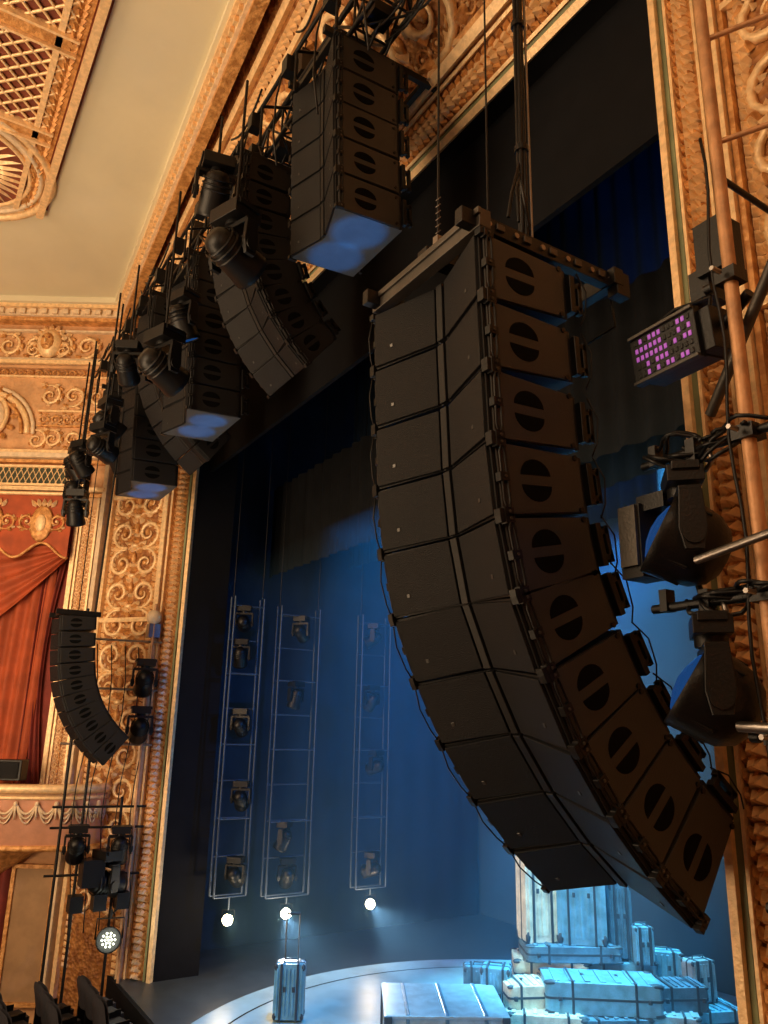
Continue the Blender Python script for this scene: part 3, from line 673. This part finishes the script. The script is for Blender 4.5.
B.box((-3.14,-1.55,6.15),(.16,.22,.46),PLATED); B.box((-3.14,-1.67,6.18),(.13,.03,.38),GREYM); B.box((-3.0,-1.55,6.38),(.2,.16,.1),BLACK)
B.box((-2.5,-1.42,7.95),(.20,.2,.36),BLACK); B.box((-2.62,-1.38,7.75),(.14,.2,.2),BLACK); B.cyl((-2.62,-1.4,7.95),(-2.72,-1.4,7.6),.04,BLACK,10)
B.obj('lighting_boom')
B=MB(); mover(B,T(-2.78,-1.6,6.53),1.02,134,118,LENS,BLACK,True); B.obj('moving_head_light',.004)
B=MB(); mover(B,T(-2.68,-1.6,5.65),1.02,130,122,LENS,BLACK,True); B.obj('moving_head_light',.004)
X=T(-2.60,-1.62,7.36)@Rz(-4)@Rx(6)@Mx.Scale(1.12,4)
B=MB(X)
B.box((-.20,.12,0),(.42,.18,.26),BLACK); B.box((-.20,.02,0),(.46,.05,.30),BLACK); B.box((.04,.14,0),(.12,.22,.24),BLACK)
for s_ in(-1,1): B.box((-.2,.0,s_*.14),(.46,.05,.02),GREYM)
for i in range(3): B.box((-.2,.1,-.08+.08*i),(.44,.2,.015),GREYM)
random.seed(2)
for i in range(12):
    for j in range(5):
        B.box((-.385+i*.034,-.008,-.10+j*.05),(.022,.006,.03),LEDP if random.random()<.65 else BLACK)
B.tube([(-.42,.1,.05),(-.46,.12,.2),(-.2,.15,.26),(.06,.12,.2),(.04,.1,.05)],.013,BLACK,6)
B.cyl((.05,.14,.0),(.3,.1,.1),.03,BLACK,8)
B.obj('led_strobe_panel',.004)
B=MB(); B.box((-16.0,-3.0,FZ+.35),(2.2,4.0,.7),CARPET); B.obj('floor_riser')
def seat(x,y):
    B=MB(T(x,y,FZ+.7)@Rz(14))
    for off in(-.05,.01):
        B.sheet(lambda u,v:(-.25+.5*u,off-.06*math.sin(pi*u)-.1*v,.40+(.42+.14*math.sin(pi*u)**.5)*v),14,5,SEAT)
    B.box((0,.2,.40),(.48,.46,.1),SEAT)
    for s_ in(-1,1): B.box((s_*.27,.14,.27),(.03,.40,.54),BLACK)
    B.obj('theater_seat')
for y in (-1.35,-2.1,-2.85,-3.6):
    for i in range(3): seat(-15.4-i*.6,y)

# ================= LIGHTS =================
WARM=(1,.70,.41); BLUE=(.006,.24,1); CY=(.05,.48,1)
area('wall_fill_light',(-8,-14,11),(-11,0,10),7,1200,WARM)
area('wall_fill_light',(-12,-12,3),(-14,-5,15.6),6,1050,WARM)
area('wall_fill_light',(1.2,-7.5,11),(-3,-.5,8),1.8,120,WARM)
area('wall_fill_light',(-11,-9.5,7),(-20,-3,8),3,330,WARM)  # unseen fill added to brighten the left wall and its red valance
# narrow blue spots, unseen, added at the stage lip to brighten the cabinet undersides
for tx,tz in((-7.42,10.8),(-12.6,10.05),(-16.0,9.7)):
    for dx in(-.30,.30):
        spot('underside_fill_spot',(tx+dx*1.2,-.45,.4),(tx+dx,-1.45,tz),5200,(.004,.32,1),4.4,.6,.03)
area('cyc_wash_light',(-10.5,6.5,12.9),(-10.5,9.8,3),12,240,BLUE,1)
spot('stage_spot',(-15.3,7.2,9.5),(-13.4,7.6,0),12000,(.03,.40,1),28,.8)
spot('stage_spot',(-9,7,12.5),(-11.4,6,0),21000,(.13,.62,1),30,.6)
spot('stage_spot',(-8.5,3.2,9),(-11.4,5.6,1.8),4500,(.40,.80,1),30,.6)
spot('stage_spot',(-11,1.5,12.5),(-12.3,3,0),7500,CY,46,.6)
spot('stage_spot',(-6,8,12),(-17,3,4),3800,BLUE,70,.7)
spot('stage_spot',(-6,3.1,9.5),(-6.5,5,14.5),450,BLUE,70,.8)
spot('stage_spot',(-7,4,8),(-18.9,5,3),2400,BLUE,70,.8)
w=bpy.data.worlds.new('world'); bpy.context.scene.world=w; w.use_nodes=True
w.node_tree.nodes['Background'].inputs[0].default_value=(.5,.38,.28,1); w.node_tree.nodes['Background'].inputs[1].default_value=.05
# ================= CAMERA =================
az=math.radians(31.7);th=math.radians(15.7);ro=math.radians(1.3)
Fh=V((-math.cos(az),math.sin(az),0)); Z=V((0,0,1))
F=Fh*math.cos(th)+Z*math.sin(th); R=V((math.sin(az),math.cos(az),0)); U=-Fh*math.sin(th)+Z*math.cos(th)
R2=R*math.cos(ro)+U*math.sin(ro); U2=U*math.cos(ro)-R*math.sin(ro)
cam=bpy.data.cameras.new('camera'); co=bpy.data.objects.new('camera',cam); bpy.context.scene.collection.objects.link(co)
co.matrix_world=Mx(((R2.x,U2.x,-F.x,0),(R2.y,U2.y,-F.y,-5.4),(R2.z,U2.z,-F.z,5),(0,0,0,1)))
cam.sensor_fit='VERTICAL'; cam.sensor_height=36; cam.lens=36*770/1024; cam.clip_end=200
bpy.context.scene.camera=co
bpy.context.scene.view_settings.view_transform='Standard'
